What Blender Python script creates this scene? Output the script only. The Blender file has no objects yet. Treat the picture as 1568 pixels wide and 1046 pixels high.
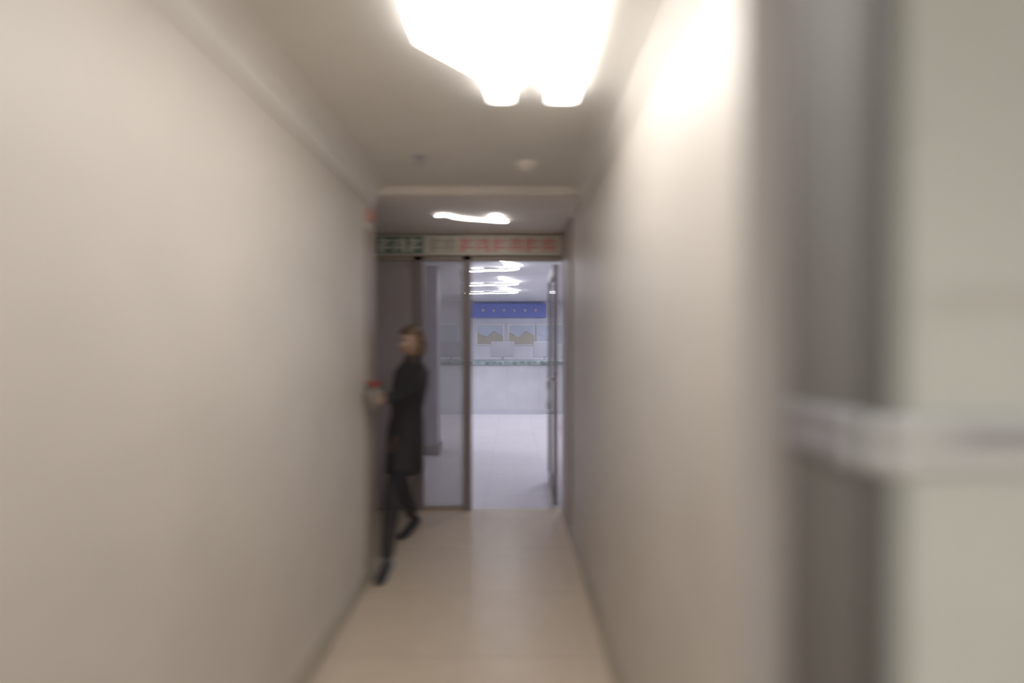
import bpy, bmesh, math, random
from mathutils import Vector, Matrix
random.seed(4)
S=bpy.context.scene
S.view_settings.view_transform='Standard'
S.view_settings.look='None'

# ---------------------------------------------------------------- materials
def mat(name,col,rough=0.6,metal=0.0,noise=0.04,scale=3.0,emis=None,es=0,alpha=1,trans=0,bump=0.0,coat=0):
    m=bpy.data.materials.new(name); m.use_nodes=True
    n=m.node_tree.nodes; l=m.node_tree.links; b=n['Principled BSDF']
    tc=n.new('ShaderNodeTexCoord'); nz=n.new('ShaderNodeTexNoise'); nz.inputs['Scale'].default_value=scale
    nz.inputs['Detail'].default_value=3
    l.new(tc.outputs['Object'],nz.inputs['Vector'])
    r=n.new('ShaderNodeValToRGB')
    r.color_ramp.elements[0].position=.3; r.color_ramp.elements[1].position=.7
    r.color_ramp.elements[0].color=tuple(max(0,c*(1-noise)) for c in col)+(1,)
    r.color_ramp.elements[1].color=tuple(min(1,c*(1+noise)) for c in col)+(1,)
    l.new(nz.outputs['Fac'],r.inputs['Fac']); l.new(r.outputs['Color'],b.inputs['Base Color'])
    b.inputs['Roughness'].default_value=rough; b.inputs['Metallic'].default_value=metal
    b.inputs['Transmission Weight'].default_value=trans
    b.inputs['Alpha'].default_value=alpha
    b.inputs['Coat Weight'].default_value=coat
    if emis: 
        b.inputs['Emission Color'].default_value=emis+(1,); b.inputs['Emission Strength'].default_value=es
    if bump:
        n2=n.new('ShaderNodeTexNoise'); n2.inputs['Scale'].default_value=120; l.new(tc.outputs['Object'],n2.inputs['Vector'])
        bp=n.new('ShaderNodeBump'); bp.inputs['Strength'].default_value=bump; bp.inputs['Distance'].default_value=.002
        l.new(n2.outputs['Fac'],bp.inputs['Height']); l.new(bp.outputs['Normal'],b.inputs['Normal'])
    return m
def tilemat(name,c1,c2,mortar,size,rough):
    m=bpy.data.materials.new(name); m.use_nodes=True
    n=m.node_tree.nodes; l=m.node_tree.links; b=n['Principled BSDF']
    tc=n.new('ShaderNodeTexCoord'); br=n.new('ShaderNodeTexBrick')
    br.offset=0; br.inputs['Scale'].default_value=1
    br.inputs['Brick Width'].default_value=size; br.inputs['Row Height'].default_value=size
    br.inputs['Mortar Size'].default_value=.004; br.inputs['Mortar Smooth'].default_value=.3
    br.inputs['Color1'].default_value=c1+(1,); br.inputs['Color2'].default_value=c2+(1,); br.inputs['Mortar'].default_value=mortar+(1,)
    mp=n.new('ShaderNodeMapping'); mp.inputs['Location'].default_value=(.25,.1,0)
    l.new(tc.outputs['Object'],mp.inputs['Vector']); l.new(mp.outputs['Vector'],br.inputs['Vector'])
    nz=n.new('ShaderNodeTexNoise'); nz.inputs['Scale'].default_value=7; l.new(tc.outputs['Object'],nz.inputs['Vector'])
    mx=n.new('ShaderNodeMixRGB'); mx.blend_type='SOFT_LIGHT'; mx.inputs['Fac'].default_value=.15
    l.new(br.outputs['Color'],mx.inputs['Color1']); l.new(nz.outputs['Fac'],mx.inputs['Color2'])
    l.new(mx.outputs['Color'],b.inputs['Base Color']); b.inputs['Roughness'].default_value=rough
    return m
M={}
M['wall']=mat('wall_paint',(.605,.56,.51),.5,bump=.05)
M['wallend']=mat('wall_end_shaded',(.56,.52,.51),.6)  # wall paint darkened to carry the shade of the end face
M['ceil']=mat('ceiling_paint',(.72,.69,.645),.8)
M['ceil2']=mat('ceiling_paint_lit',(.82,.77,.72),.8)
M['cove']=mat('cornice_plaster',(.72,.685,.64),.6)
M['base']=mat('baseboard_beige',(.42,.375,.31),.4)
M['pier']=mat('door_panel_laminate',(.70,.72,.69),.4)
M['darkj']=mat('door_jamb_dark',(.20,.19,.185),.75)
M['rail']=mat('rail_satin',(.68,.69,.71),.4,metal=.1)
M['white']=mat('white_plastic',(.75,.73,.7),.4)
M['floor']=tilemat('floor_tile_beige',(.64,.53,.42),(.62,.515,.405),(.50,.42,.34),.6,.28)
M['floor2']=tilemat('lobby_tile_pale',(.72,.68,.70),(.70,.66,.68),(.60,.57,.59),.6,.2)
M['lwall']=mat('lobby_wall_cool',(.66,.66,.71),.6)
M['lceil']=mat('lobby_ceiling',(.70,.70,.73),.8)
M['post']=mat('frame_brown_grey',(.25,.215,.215),.4,metal=.2)
M['jamb']=mat('jamb_brown',(.36,.30,.255),.5)
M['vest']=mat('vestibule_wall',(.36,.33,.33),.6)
M['blue']=mat('blue_fascia',(.16,.19,.42),.4,emis=(.08,.12,.6),es=.1)
M['cream']=mat('sign_cream',(.60,.57,.50),.4)
M['green']=mat('sign_green',(.14,.21,.16),.4)
M['red']=mat('sign_red',(.60,.24,.20),.4)
M['lamp']=mat('diffuser_glow',(.9,.9,.9),.5,emis=(1,.985,.96),es=9)
M['rearfill']=mat('added_rear_glow',(.9,.9,.9),.5,emis=(.98,1,.97),es=8.5)  # glow of the added rear light
M['trailc']=mat('light_trail_cool',(.9,.9,.9),.5,emis=(.95,.96,1),es=28)  # glow of the lobby lamps' motion trails
M['trailv']=mat('light_trail_vestibule',(.9,.9,.9),.5,emis=(1,.97,.95),es=18)  # glow of the vestibule motion trail
M['fillpan']=mat('lobby_fill_glow',(.9,.9,.9),.5,emis=(.88,.90,1),es=21)  # glow of the unseen lobby fill panels
M['glass']=mat('glass_pane',(.8,.85,.92),.05,alpha=.2)
M['tint']=mat('tinted_glass_pane',(.38,.37,.40),.2,alpha=.42)
M['tintw']=mat('tinted_glass_pane_warm',(.40,.345,.33),.25,alpha=.85)
M['black']=mat('black_cloth',(.022,.022,.026),.8,noise=.3,scale=20,alpha=.6)
M['skin']=mat('skin',(.42,.27,.2),.5)
M['hair']=mat('hair_brown',(.14,.09,.055),.5,noise=.4,scale=30)
M['shoe']=mat('shoe_leather',(.03,.03,.036),.3)
M['eye']=mat('eye_white',(.8,.8,.8),.2)
M['iris']=mat('iris_dark',(.03,.02,.015),.2)
M['lip']=mat('lips',(.45,.14,.12),.4)
M['petal']=mat('petal_red',(.36,.07,.07),.5,noise=.3,scale=30)
M['leaf']=mat('leaf_green',(.03,.13,.06),.5,noise=.3,scale=30)
M['paper']=mat('wrap_paper',(.22,.19,.17),.7)
M['yellow']=mat('poster_ochre',(.46,.43,.36),.5)
M['sky']=mat('poster_blue',(.52,.56,.65),.5)
M['teal']=mat('counter_teal',(.30,.36,.36),.4,noise=.5,scale=12)
M['grey']=mat('mid_grey',(.43,.42,.47),.5)

# ---------------------------------------------------------------- helpers
def link(o,parent=None):
    S.collection.objects.link(o)
    if parent: o.parent=parent
    return o
def empty(name,loc=(0,0,0)):
    e=bpy.data.objects.new(name,None); e.empty_display_size=.1; return link(e)
def meshobj(name,bm,m,parent=None,smooth=False):
    me=bpy.data.meshes.new(name); bm.to_mesh(me); bm.free()
    if isinstance(m,(list,tuple)):
        for k in m: me.materials.append(k)
    else: me.materials.append(m)
    if smooth:
        for p in me.polygons: p.use_smooth=True
    return link(bpy.data.objects.new(name,me),parent)
def addbox(bm,x0,x1,y0,y1,z0,z1,mi=0):
    v=[bm.verts.new((x,y,z)) for x in(x0,x1) for y in(y0,y1) for z in(z0,z1)]
    for f in((0,1,3,2),(4,6,7,5),(0,4,5,1),(2,3,7,6),(0,2,6,4),(1,5,7,3)):
        fa=bm.faces.new([v[i] for i in f]); fa.material_index=mi
    return v
def box(name,x0,x1,y0,y1,z0,z1,m,parent=None,bev=0):
    bm=bmesh.new(); addbox(bm,x0,x1,y0,y1,z0,z1)
    bmesh.ops.recalc_face_normals(bm,faces=bm.faces)
    if bev: bmesh.ops.bevel(bm,geom=bm.edges[:],offset=bev,segments=3,profile=.5,affect='EDGES')
    return meshobj(name,bm,m,parent)
def prism(name,prof,y0,y1,m,axis='Y',parent=None,smooth=False):
    bm=bmesh.new()
    if axis=='Y': a=[bm.verts.new((p[0],y0,p[1])) for p in prof]; b=[bm.verts.new((p[0],y1,p[1])) for p in prof]
    else: a=[bm.verts.new((p[0],p[1],y0)) for p in prof]; b=[bm.verts.new((p[0],p[1],y1)) for p in prof]
    n=len(prof)
    for i in range(n): bm.faces.new((a[i],a[(i+1)%n],b[(i+1)%n],b[i]))
    bm.faces.new(a); bm.faces.new(b[::-1])
    bmesh.ops.recalc_face_normals(bm,faces=bm.faces)
    return meshobj(name,bm,m,parent,smooth)
def tube(name,pts,r,m,parent=None,cyc=False):
    c=bpy.data.curves.new(name,'CURVE'); c.dimensions='3D'; c.bevel_depth=r; c.bevel_resolution=4; c.use_fill_caps=True
    s=c.splines.new('BEZIER'); s.bezier_points.add(len(pts)-1)
    for p,q in zip(s.bezier_points,pts): p.co=q; p.handle_left_type=p.handle_right_type='AUTO'
    c.materials.append(m)
    return link(bpy.data.objects.new(name,c),parent)

# ---------------------------------------------------------------- room shell
L=-.90; R=.46; H=2.5; H2=2.45; YE=4.3
box('floor',-2.5,2.0,-2.6,YE+.05,-.1,0,M['floor'])
box('floor_lobby',-5,4,YE+.05,12.2,-.1,0,M['floor2'])
box('ceiling',L-.12,2.0,-2.6,3.12,H,H+.3,M['ceil'])
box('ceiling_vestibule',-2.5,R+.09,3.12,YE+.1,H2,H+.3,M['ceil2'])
box('ceiling_lobby',-5,4,YE+.1,12.2,H,H+.3,M['lceil'])
box('wall_left',L-.12,L,-2.6,3.15,0,H,M['wall'])
box('wall_left_vestibule',-2.5,-2.38,3.15,YE,0,H2,M['vest'])
box('wall_left_return',-2.38,L-.12,3.03,3.15,0,H2,M['vest'])
box('trim_4',L-.001,L+.008,2.97,3.15,.1,2.2,M['jamb'],None,.002)
bm=bmesh.new(); addbox(bm,R,R+.09,.97,YE,0,H)
bmesh.ops.recalc_face_normals(bm,faces=bm.faces)
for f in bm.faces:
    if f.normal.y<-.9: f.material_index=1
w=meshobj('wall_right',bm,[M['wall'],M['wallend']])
box('wall_right_pier',R+.09+.012,2.0,.745,1.1,0,H,M['pier'])
box('wall_back',L-.12,2.0,-2.72,-2.6,0,H,M['wall'])
box('wall_right_rear',2.0,2.12,-2.6,1.1,0,H,M['wall'])
box('wall_lobby_back',-5,4,12.2,12.35,0,H,M['lwall'])
box('wall_lobby_left',-5.12,-5,YE+.1,12.2,0,H,M['lwall'])
box('wall_lobby_right',4,4.12,YE+.1,12.2,0,H,M['lwall'])
box('wall_lobby_front_left',-5,-2.3,YE+.05,YE+.17,0,H,M['lwall'])
box('wall_lobby_front_right',R+.09,4,YE+.05,YE+.17,0,H,M['lwall'])
def cove(name,x,sx,y0,y1,w=.085,h=.13,H=H):
    pr=[(x,H),(x+sx*w,H)]
    for i in range(0,9):
        a=i/8*math.pi/2
        pr.append((x+sx*(w-.012-(w-.024)*math.sin(a)), H-.012-(h-.024)*(1-math.cos(a))))
    pr+= [(x+sx*.012,H-h),(x,H-h)]
    prism(name,pr,y0,y1,M['cove'])
cove('trim_1',L,1,-2.6,3.15); cove('trim_2',R,-1,.97,3.12)
def bb(name,x,sx,y0,y1):
    prism(name,[(x,0),(x+sx*.014,0),(x+sx*.014,.088),(x+sx*.006,.1),(x,.1)],y0,y1,M['base'])
bb('baseboard_left',L,1,-2.6,3.15); bb('baseboard_right',R,-1,.97,3.7)

dj=empty('door_frame')
box('jamb_side',R+.09,R+.102,.733,.97,0,H,M['darkj'],dj)
box('jamb_stop',R+.084,R+.09,.84,.86,0,H,M['darkj'],dj)
box('jamb_front',R+.09,R+.14,.733,.745,0,H,M['darkj'],dj,.002)
d1=empty('door_1')
box('leaf',R+.125,1.55,.725,.743,.01,2.3,M['pier'],d1,.003)
box('bead_top',R+.16,1.5,.718,.727,1.545,1.553,M['white'],d1,.002)
box('bead_low',R+.16,1.5,.718,.727,1.572,1.580,M['white'],d1,.002)
cr=empty('crash_rail')
bm=bmesh.new()
path=[(R+.09,.95),(R+.09,.76),(R+.115,.733-.006),(R+.15,.722),(1.5,.722)]
nor=[(-1,0),(-1,-.15),(-.7,-.7),(-.1,-1),(0,-1)]
prof=[(0,1.292),(.014,1.297),(.02,1.31),(.017,1.335),(.017,1.352),(.02,1.375),(.014,1.387),(0,1.392)]
rows=[]
for (px,py),(nx,ny) in zip(path,nor):
    rows.append([bm.verts.new((px+nx*d*.6,py+ny*d*.6,z)) for d,z in prof])
for a,b in zip(rows,rows[1:]):
    for i in range(len(prof)-1):
        f=bm.faces.new((a[i],a[i+1],b[i+1],b[i])); f.material_index=0 if b is not rows[1] else 1
    bm.faces.new((a[-1],a[0],b[0],b[-1]))
bm.faces.new(rows[0]); bm.faces.new(rows[-1][::-1])
bmesh.ops.recalc_face_normals(bm,faces=bm.faces)
M['railside']=mat('rail_side_grey',(.28,.27,.29),.4)
meshobj('rail_cover',bm,[M['rail'],M['railside']],cr)
bm=bmesh.new(); addbox(bm,R+.2,1.5,.709,.716,1.345,1.368); meshobj('rail_groove',bm,M['grey'],cr)

# ---------------------------------------------------------------- luminaires
lum=empty('added_rear_light')
zl=2.455
pts=[(-.290,.75),(.225,.75),(.243,1.80),(.245,1.94),(.155,1.94),(.145,1.72),(.10,1.68),(.04,1.60),(.0,1.62),(-.008,1.935),(-.075,1.935),(-.088,1.77),(-.290,1.55)]
prism('diffuser',pts,zl,zl+.02,M['lamp'],'Z',lum)
box('housing',-.27,.22,.77,1.5,zl+.02,2.5,M['white'],lum,.004)
lum2=empty('added_rear_light')  # added out of frame behind the camera to light the near walls and door
prism('added_rear_diffuser',[(-.3,-1.9),(.9,-1.9),(.9,-.9),(-.3,-.9)],2.46,2.475,M['rearfill'],'Z',lum2)
box('added_rear_housing',-.28,.88,-1.88,-.92,2.475,2.5,M['white'],lum2)
v=empty('vestibule_light_trail')  # motion trail of a light, shaped as thin glowing tubes
tube('tube',[(-.56,3.62,2.437),(-.50,3.60,2.437),(-.42,3.68,2.437),(-.2,3.76,2.437),(-.08,3.80,2.437)],.004,M['trailv'],v)
tube('tube_end',[(-.16,3.70,2.437),(-.12,3.62,2.437),(-.10,3.72,2.437),(-.05,3.80,2.437)],.006,M['trailv'],v)
for i,y in enumerate((6.5,8.2,9.6)):
    e=empty('lobby_light_trail'); k=y/6.7  # blurred trails of the lobby lights, modelled as curved glowing tubes
    zt=2.46
    x0=-.66*k
    tube('tube',[(x0*1.0,y,zt),(x0+.1*k,y+.14,zt),(x0+.3*k,y+.06,zt),(-.05*k,y+.02,zt),(.07*k,y-.08,zt),(.06*k,y-.22,zt),(-.06*k,y-.4,zt),(-.12*k,y-.7,zt),(-.16*k,y-.72,zt)],.006,M['trailc'],e)
    box('trail_mount',x0*.6,x0*.6+.2,y+.04,y+.1,zt+.007,2.5,M['white'],e)
for i,(x,y) in enumerate(((1.8,7.2),(1.8,9.8),(-4.0,7.2),(-4.0,9.8))):
    e=empty('lobby_fill_panel')  # unseen panels, kept out of view, that brighten the lobby
    prism('panel',[(x-.6,y-.3),(x+.6,y-.3),(x+.6,y+.3),(x-.6,y+.3)],2.47,2.48,M['fillpan'],'Z',e)
    box('frame',x-.62,x+.62,y-.32,y+.32,2.48,2.5,M['white'],e)

# ---------------------------------------------------------------- glazed entrance
gf=empty('glazed_entrance')
for n,(a,b) in {'post_mid':(-.44,-.36),'post_left':(-.88,-.79),'post_far':(-1.36,-1.29),'post_end':(-2.38,-2.30)}.items():
    box(n,a,b,YE,YE+.06,0,2.26,M['post'],gf,.004)
box('transom',-2.38,R,YE,YE+.08,2.22,H2,M['jamb'],gf,.004)
for i,(a,b) in enumerate(((-2.3,-1.36),(-1.29,-.88),(-.79,-.44))):
    box('pane_%d'%i,a,b,YE+.025,YE+.035,.03,2.22,M['tint'] if i==2 else M['tintw'],gf)
    box('sill_%d'%i,a,b,YE+.01,YE+.05,0,.03,M['jamb'],gf)
gf2=box('trim_3',R-.02,R,3.7,YE,0,H2,M['jamb'],None,.003)
dl=empty('door_2')
box('stile_a',.375,.42,4.40,4.45,.01,2.2,M['post'],dl,.003)
box('stile_b',.385,.42,5.15,5.2,.01,2.2,M['post'],dl,.003)
box('rail_bottom',.385,.42,4.45,5.15,.01,.12,M['post'],dl)
box('rail_top',.385,.42,4.45,5.15,2.12,2.2,M['post'],dl)
box('pane',.398,.406,4.45,5.15,.12,2.12,M['glass'],dl)
tube('handle',[(.385,4.5,1.15),(.35,4.5,1.15),(.345,4.5,1.0),(.35,4.5,.85),(.385,4.5,.85)],.01,M['rail'],dl)

sg=empty('exit_sign')
box('board',-1.25,.44,YE-.035,YE-.001,2.262,2.44,M['cream'],sg,.004)
box('green_panel',-1.2,-.78,YE-.04,YE-.034,2.275,2.425,M['green'],sg)
def strokes(name,x0,n,w,m,y):
    bm=bmesh.new()
    for i in range(n):
        x=x0+i*w; h0=2.285; h1=2.415; g=w*.82
        addbox(bm,x,x+g,y,y+.004,h1-.035,h1-.018)
        addbox(bm,x,x+g,y,y+.004,h0+.035,h0+.052)
        k=random.choice((.2,.45,.65)); addbox(bm,x+g*k,x+g*k+.02,y-.001,y+.004,h0,h1)
        addbox(bm,x,x+.016,y-.001,y+.004,h0,h0+random.uniform(.06,.12))
        if i%2: addbox(bm,x+g-.016,x+g,y-.001,y+.004,h0,h1-.02)
        addbox(bm,x+.02,x+g-.03,y,y+.004,h0+.07,h0+.085)
    meshobj(name,bm,m,sg)
strokes('green_text_strokes',-1.17,3,.13,M['cream'],YE-.045)
strokes('small_text_strokes',-.72,2,.12,M['base'],YE-.040)
strokes('red_text_strokes',-.46,6,.145,M['red'],YE-.040)

fa=empty('fire_alarm')
bm=bmesh.new(); bmesh.ops.create_cone(bm,cap_ends=True,segments=32,radius1=.045,radius2=.038,depth=.02,matrix=Matrix.Translation((L+.01,3.04,2.29))@Matrix.Rotation(math.pi/2,4,'Y'))
meshobj('bell',bm,M['red'],fa,False)
sd=empty('smoke_detector')
bm=bmesh.new()
bmesh.ops.create_cone(bm,cap_ends=True,segments=32,radius1=.045,radius2=.06,depth=.025,matrix=Matrix.Translation((.08,2.72,2.4875)))
bmesh.ops.create_cone(bm,cap_ends=True,segments=24,radius1=.022,radius2=.03,depth=.018,matrix=Matrix.Translation((.08,2.72,2.467)))
meshobj('detector_body',bm,M['ceil2'],sd)
sp=empty('ceiling_sprinkler')
bm=bmesh.new()
bmesh.ops.create_cone(bm,cap_ends=True,segments=24,radius1=.03,radius2=.035,depth=.008,matrix=Matrix.Translation((-.5,2.62,2.496)))
bmesh.ops.create_cone(bm,cap_ends=True,segments=16,radius1=.008,radius2=.01,depth=.03,matrix=Matrix.Translation((-.5,2.62,2.478)))
bmesh.ops.create_cone(bm,cap_ends=True,segments=16,radius1=.018,radius2=.018,depth=.003,matrix=Matrix.Translation((-.5,2.62,2.462)))
meshobj('sprinkler_head',bm,M['grey'],sp)

# ---------------------------------------------------------------- lobby furniture
rc=empty('reception_counter')
box('counter_body',-2.0,1.15,10.0,10.6,0,1.02,M['lceil'],rc,.01)
box('counter_plinth',-1.95,1.1,9.985,10.02,0,.1,M['lwall'],rc)
box('counter_top',-2.05,1.2,9.93,10.65,1.02,1.10,M['teal'],rc,.01)
for i in range(4): box('panel_groove_%d'%i,-1.4+i*.65,-1.385+i*.65,9.995,10.01,.1,1.02,M['lwall'],rc)
fs=empty('blue_fascia_sign')
box('fascia',-1.05,.85,12.05,12.19,2.1,2.45,M['blue'],fs,.01)
for i in range(6):
    box('letter_%d'%i,-.75+i*.26,-.68+i*.26,12.03,12.05,2.24,2.31,M['grey'],fs,.01)
for i,(x,m) in enumerate(((-.55,M['yellow']),(.25,M['yellow']),(-1.7,M['sky']),(.95,M['sky']))):
    e=empty('wall_poster')
    box('poster_frame',x-.36,x+.36,12.17,12.2,1.4,1.95,M['white'],e,.004)
    prism('poster_hill',[(x-.32,1.44),(x+.32,1.44),(x+.32,1.62),(x+.1,1.75),(x-.1,1.6),(x-.32,1.72)],12.15,12.169,m,'Y',e)
    prism('poster_sky',[(x-.32,1.91),(x+.32,1.91),(x+.32,1.63),(x+.1,1.76),(x-.1,1.61),(x-.32,1.73)],12.155,12.168,M['sky'],'Y',e)
for x in (-1.3,-.2,.7):
    e=empty('computer_monitor')
    box('screen',x-.25,x+.25,10.3,10.33,1.17,1.5,M['grey'],e,.008)
    box('stand',x-.03,x+.03,10.31,10.35,1.11,1.2,M['grey'],e)
    box('foot',x-.12,x+.12,10.25,10.42,1.1,1.115,M['grey'],e,.003)
for x,y in ((-1.15,6.4),(1.15,8.6)):
    e=empty('lobby_column')
    box('shaft',x-.16,x+.16,y,y+.32,0,2.5,M['grey'],e,.02)
    box('plinth',x-.18,x+.18,y-.02,y+.34,0,.12,M['post'],e,.005)

# ---------------------------------------------------------------- person
P=empty('person')
F=Vector((-.74,-.67,0)).normalized(); Rt=Vector((-F.y,F.x,0))
def skin(name,chains,sub=2):
    verts=[];edges=[];rad=[];key={}
    for ch in chains:
        prev=None
        for p,r in ch:
            k=tuple(round(c,4) for c in p)
            if k not in key: key[k]=len(verts); verts.append(tuple(p)); rad.append(r)
            i=key[k]
            if prev is not None and prev!=i: edges.append((prev,i))
            prev=i
    me=bpy.data.meshes.new(name); me.from_pydata(verts,edges,[])
    o=bpy.data.objects.new(name,me); S.collection.objects.link(o)
    o.modifiers.new('s','SKIN'); 
    for i,sv in enumerate(me.skin_vertices[0].data):
        sv.radius=(rad[i],rad[i]); sv.use_root=(i==0)
    m=o.modifiers.new('sub','SUBSURF'); m.levels=sub; m.render_levels=sub
    return o
def bake(objs,name,m,parent,voxel=None):
    bpy.context.view_layer.update(); dg=bpy.context.evaluated_depsgraph_get()
    bm=bmesh.new()
    for o in objs:
        ev=o.evaluated_get(dg); me=ev.to_mesh(); t=bmesh.new(); t.from_mesh(me); t.transform(o.matrix_world)
        tm=bpy.data.meshes.new('t'); t.to_mesh(tm); t.free(); bm.from_mesh(tm); ev.to_mesh_clear()
    for o in objs: bpy.data.objects.remove(o,do_unlink=True)
    for f in bm.faces: f.material_index=0
    r=meshobj(name,bm,m,parent,True)
    if voxel:
        q=r.modifiers.new('r','REMESH'); q.mode='VOXEL'; q.voxel_size=voxel; q.use_smooth_shade=True
        q=r.modifiers.new('sm','SMOOTH'); q.factor=.5; q.iterations=6
    return r
pel=Vector((-.775,3.53,.87))
def lean(z): return Vector((-.775+.06*(z-.87)/.5,3.53-.05*(z-.87)/.5,z))
neck=lean(1.375)
bm=bmesh.new(); rings=[]
spec=[(Vector((-.785,3.52,.55)),.145,.135),(Vector((-.78,3.53,.70)),.15,.13),(pel,.155,.12),(lean(1.01),.13,.10),
      (lean(1.19),.155,.118),(lean(1.28),.172,.105),(lean(1.33),.12,.08),(neck,.062,.06),(neck+Vector((0,0,.03)),.06,.058)]
for c,a,b in spec:
    rings.append([bm.verts.new(c+Rt*(a*math.cos(t*math.pi/12))+F*(b*math.sin(t*math.pi/12))) for t in range(24)])
for a,b in zip(rings,rings[1:]):
    for i in range(24): bm.faces.new((a[i],a[(i+1)%24],b[(i+1)%24],b[i]))
bm.faces.new(rings[0][::-1]); bm.faces.new(rings[-1]); bmesh.ops.recalc_face_normals(bm,faces=bm.faces)
coat=meshobj('c',bm,M['black'])
sc=lean(1.295); shN=sc+Rt*.16; shF=sc-Rt*.16
if shN.y>shF.y: shN,shF=shF,shN
bq=Vector((-.812,2.84,1.15))        # bouquet grip, arm stretched toward the left wall
wN=bq+Vector((.02,.09,.0))
eN=(shN+wN)/2+Vector((.02,.0,-.06))
wF=shF+Vector((-.02,-.06,-.50)); eF=shF+Vector((-.03,.02,-.26))
sl=[]
for sh,el,wr in((shN,eN,wN),(shF,eF,wF)):
    sl.append(skin('sl',[[(sh+Vector((0,0,-.02)),.062),((sh*.6+el*.4),.055),(el,.048),((el+wr)/2,.042),(wr,.033)]],2))
sgn=(1 if (Rt.y<0) else -1)
hipN=pel+Rt*.08*sgn; hipF=pel-Rt*.08*sgn
aF=Vector((-.81,3.12,.085)); aB=Vector((-.775,3.80,.11))
kF=(hipN+aF)/2+F*.05; kB=(hipF+aB)/2+F*.07
legs=[]
for h,k,a in((hipN,kF,aF),(hipF,kB,aB)):
    legs.append(skin('lg',[[(h,.095),(h*.5+k*.5,.085),(k,.065),(k*.55+a*.45,.06),(a,.045)]],2))
bake([coat]+sl+legs,'coat_and_trousers',M['black'],P,.011)
def shoe(a,d,nm,lift):
    d=d.normalized(); s=Vector((-d.y,d.x,0)); bm=bmesh.new(); rg=[]
    for t,w,h0,h1 in((-.07,.02,.0,.06),(-.055,.032,.0,.085),(-.01,.035,.0,.095),(.05,.036,0,.075),(.1,.042,0,.055),(.15,.036,0,.045),(.175,.015,.005,.03)):
        c=Vector((a.x,a.y,0))+d*t
        lf=lift*max(0,(.1-t))*1.0
        ring=[]
        for q in range(12):
            an=q*math.pi/6; ring.append(bm.verts.new(c+s*(w*math.cos(an))+Vector((0,0,lf+(h0+h1)/2+(h1-h0)/2*math.sin(an)))))
        rg.append(ring)
    for x,y in zip(rg,rg[1:]):
        for i in range(12): bm.faces.new((x[i],x[(i+1)%12],y[(i+1)%12],y[i]))
    bm.faces.new(rg[0][::-1]); bm.faces.new(rg[-1]); bmesh.ops.recalc_face_normals(bm,faces=bm.faces)
    o=meshobj(nm,bm,M['shoe'],P,True); o.modifiers.new('s','SUBSURF').render_levels=1
shoe(aF,Vector((-.06,-.98,0)),'shoe_front',0); shoe(aB,Vector((-.45,-.9,0)),'shoe_rear',.25)
hc=neck+Vector((.0,-.02,.12)); HF=Vector((-.70,-.71,-.16)).normalized(); HR=Vector((0,0,1)).cross(HF).normalized(); HU=HF.cross(HR).normalized()
HR=-HR if HU.z<0 else HR; HU=Vector((0,0,0))+HU if HU.z>0 else -HU
HM=Matrix(((HR.x,HF.x,HU.x,hc.x),(HR.y,HF.y,HU.y,hc.y),(HR.z,HF.z,HU.z,hc.z),(0,0,0,1)))
bm=bmesh.new(); bmesh.ops.create_uvsphere(bm,u_segments=48,v_segments=36,radius=1)
for v in bm.verts:
    x,y,z=v.co
    w=.073; d=.09; h=.105
    if z<0: w*=1-.38*(-z)**1.6; d*=1-.18*(-z)**2
    X,Y,Z=x*w,y*d,z*h
    if y>0:
        g=math.exp(-((x/.16)**2)-((z+.12)/.22)**2); Y+=.022*g*(1 if z<.1 else .6)
        for s in(-1,1): Y-=.009*math.exp(-(((x-s*.42)/.2)**2)-((z-.05)/.14)**2)
        Y+=.006*math.exp(-((x/.25)**2)-((z+.48)/.08)**2); Y+=.010*math.exp(-((x/.3)**2)-((z+.85)/.18)**2)
    v.co=Vector((X,Y,Z))
bm.transform(HM); bmesh.ops.recalc_face_normals(bm,faces=bm.faces); head=meshobj('head',bm,M['skin'],P,True)
nk=skin('nk',[[(neck+Vector((0,0,-.05)),.05),(neck+Vector((0,0,.02)),.046),(hc+HU*-.06-HF*.01,.046)]],2)
bake([nk],'neck',M['skin'],P)
bm=bmesh.new()
for s in(-1,1):
    bmesh.ops.create_uvsphere(bm,u_segments=16,v_segments=12,radius=.012,matrix=Matrix.Translation((s*.03,.073,.004)))
bm.transform(HM); meshobj('eyes',bm,M['eye'],P,True)
bm=bmesh.new()
for s in(-1,1):
    bmesh.ops.create_uvsphere(bm,u_segments=12,v_segments=8,radius=.006,matrix=Matrix.Translation((s*.03,.081,.004)))
    addbox(bm,s*.03-.016,s*.03+.016,.078,.086,.021,.025)
bm.transform(HM); meshobj('irises_and_brows',bm,M['iris'],P)
bm=bmesh.new(); bmesh.ops.create_uvsphere(bm,u_segments=20,v_segments=10,radius=1,matrix=Matrix.Translation((0,.083,-.051))@Matrix.Diagonal((.022,.008,.007,1)))
bm.transform(HM); meshobj('lips',bm,M['lip'],P,True)
bm=bmesh.new()
for s in(-1,1): bmesh.ops.create_uvsphere(bm,u_segments=16,v_segments=12,radius=1,matrix=Matrix.Translation((s*.074,-.008,-.005))@Matrix.Diagonal((.009,.018,.03,1)))
bm.transform(HM); meshobj('ears',bm,M['skin'],P,True)
bm=bmesh.new(); bmesh.ops.create_uvsphere(bm,u_segments=64,v_segments=40,radius=1)
kill=[]
for v in bm.verts:
    x,y,z=v.co
    if y>.25 and z<.42+.2*(1-abs(x)): kill.append(v); continue
    if z<-.75: kill.append(v); continue
    an=math.atan2(y,x); rr=1+.02*math.sin(an*17)
    v.co=Vector((x*.084*rr,(y*.102-.006)*rr,z*.116+(-.02 if z<0 else .004)))
bmesh.ops.delete(bm,geom=kill,context='VERTS'); bm.transform(HM)
hr=meshobj('hair',bm,M['hair'],P,True); q=hr.modifiers.new('s','SOLIDIFY'); q.thickness=.008; q.offset=-.5
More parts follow.
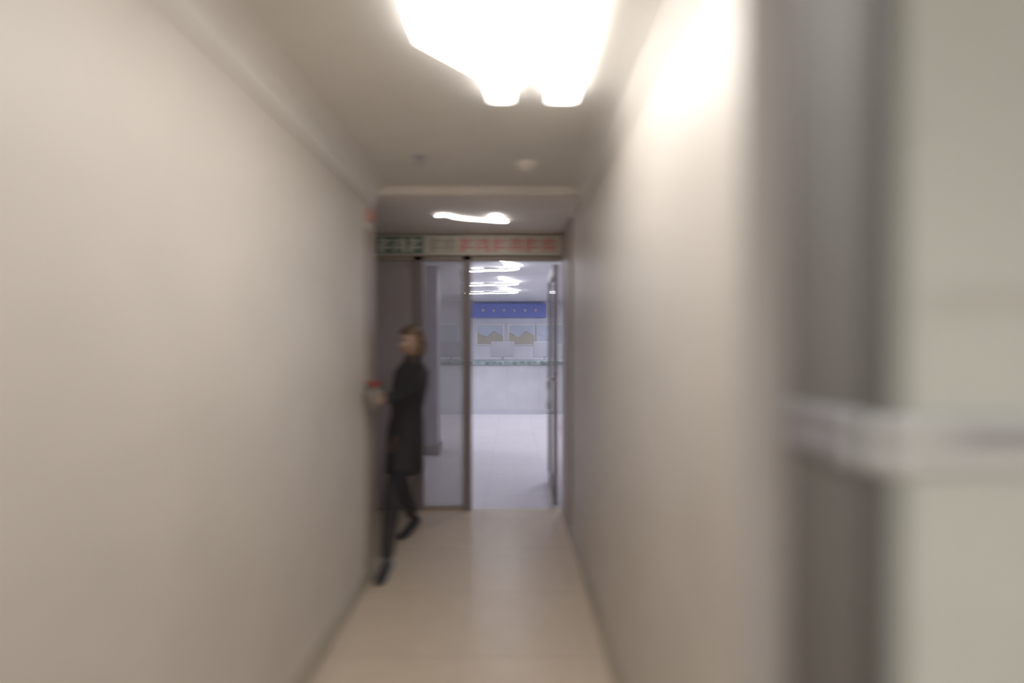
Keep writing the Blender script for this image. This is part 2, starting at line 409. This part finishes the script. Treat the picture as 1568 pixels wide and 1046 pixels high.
def hand(wr,grip,side,nm,curl=1.0,lat=None,up=Vector((0,0,1))):
    d=(grip-wr).normalized()
    lat=d.cross(up).normalized()*side
    objs=[skin('p',[[(wr-d*.02,.024),(wr+d*.005,.024),(wr+d*.035,.032),(wr+d*.065,.03)]],2)]
    for i,(o,ln) in enumerate(((.027,.9),(.009,1.0),(-.009,.95),(-.026,.75))):
        b=wr+d*.06+up*o+lat*.008
        p1=b+d*.032*ln+lat*.004; p2=p1+d*(.012+.01*(1-curl))*ln-lat*.024*ln*curl; p3=p2-d*.014*ln*(2*curl-1)-lat*.014*ln
        objs.append(skin('f',[[(b-d*.012,.0095),(b,.0095),(p1,.0088),(p2,.008),(p3,.007)]],2))
    b=wr+d*.02+up*.022-lat*.012
    objs.append(skin('t',[[(b-up*.012,.012),(b+up*.012-lat*.01,.011),(b+up*.02+d*.025-lat*.014,.0095),(b+up*.015+d*.05-lat*.01,.008)]],2))
    bake(objs,nm,M['skin'],P)
hand(wN,bq,1,'hand_holding')
hand(wF,wF+Vector((-.02,-.03,-.1)),1,'hand_relaxed',.35,up=F)

B=empty('flower_bouquet'); B.parent=P
bm=bmesh.new()
bmesh.ops.create_cone(bm,cap_ends=True,segments=24,radius1=.012,radius2=.038,depth=.17,matrix=Matrix.Translation(bq))
meshobj('paper_wrap',bm,M['paper'],B,True)
bm=bmesh.new()
for i in range(16):
    a=i*2.4; r=.043*math.sqrt(i/16); c=bq+Vector((r*math.cos(a),r*math.sin(a),.098+.014*math.cos(i)))
    for k in range(7):
        t=k*math.pi*2/7
        bmesh.ops.create_uvsphere(bm,u_segments=8,v_segments=6,radius=1,matrix=Matrix.Translation(c+Vector((.008*math.cos(t),.008*math.sin(t),0)))@Matrix.Rotation(t,4,'Z')@Matrix.Rotation(-.6,4,'Y')@Matrix.Diagonal((.010,.006,.004,1)))
    bmesh.ops.create_uvsphere(bm,u_segments=8,v_segments=6,radius=.006,matrix=Matrix.Translation(c+Vector((0,0,.003))))
meshobj('blooms',bm,M['petal'],B,True)
bm=bmesh.new()
for i in range(18):
    a=i*2.1; c=bq+Vector((.042*math.cos(a),.042*math.sin(a),.078+.012*math.sin(i*3)))
    bmesh.ops.create_uvsphere(bm,u_segments=8,v_segments=6,radius=1,matrix=Matrix.Translation(c)@Matrix.Rotation(a,4,'Z')@Matrix.Rotation(-.7,4,'Y')@Matrix.Diagonal((.026,.011,.003,1)))
meshobj('leaves',bm,M['leaf'],B,True)

# ---------------------------------------------------------------- world, camera
w=bpy.data.worlds.new('world'); S.world=w; w.use_nodes=True
w.node_tree.nodes['Background'].inputs['Color'].default_value=(.5,.5,.5,1); w.node_tree.nodes['Background'].inputs['Strength'].default_value=.3
cam=bpy.data.cameras.new('camera'); co=bpy.data.objects.new('camera',cam); S.collection.objects.link(co)
co.location=(0,0,1.5); co.rotation_euler=(math.pi/2,0,0)
cam.lens=17; cam.sensor_width=36; cam.clip_start=.02
cam.dof.use_dof=True; cam.dof.focus_distance=13; cam.dof.aperture_fstop=.42; cam.dof.aperture_ratio=.42
S.camera=co
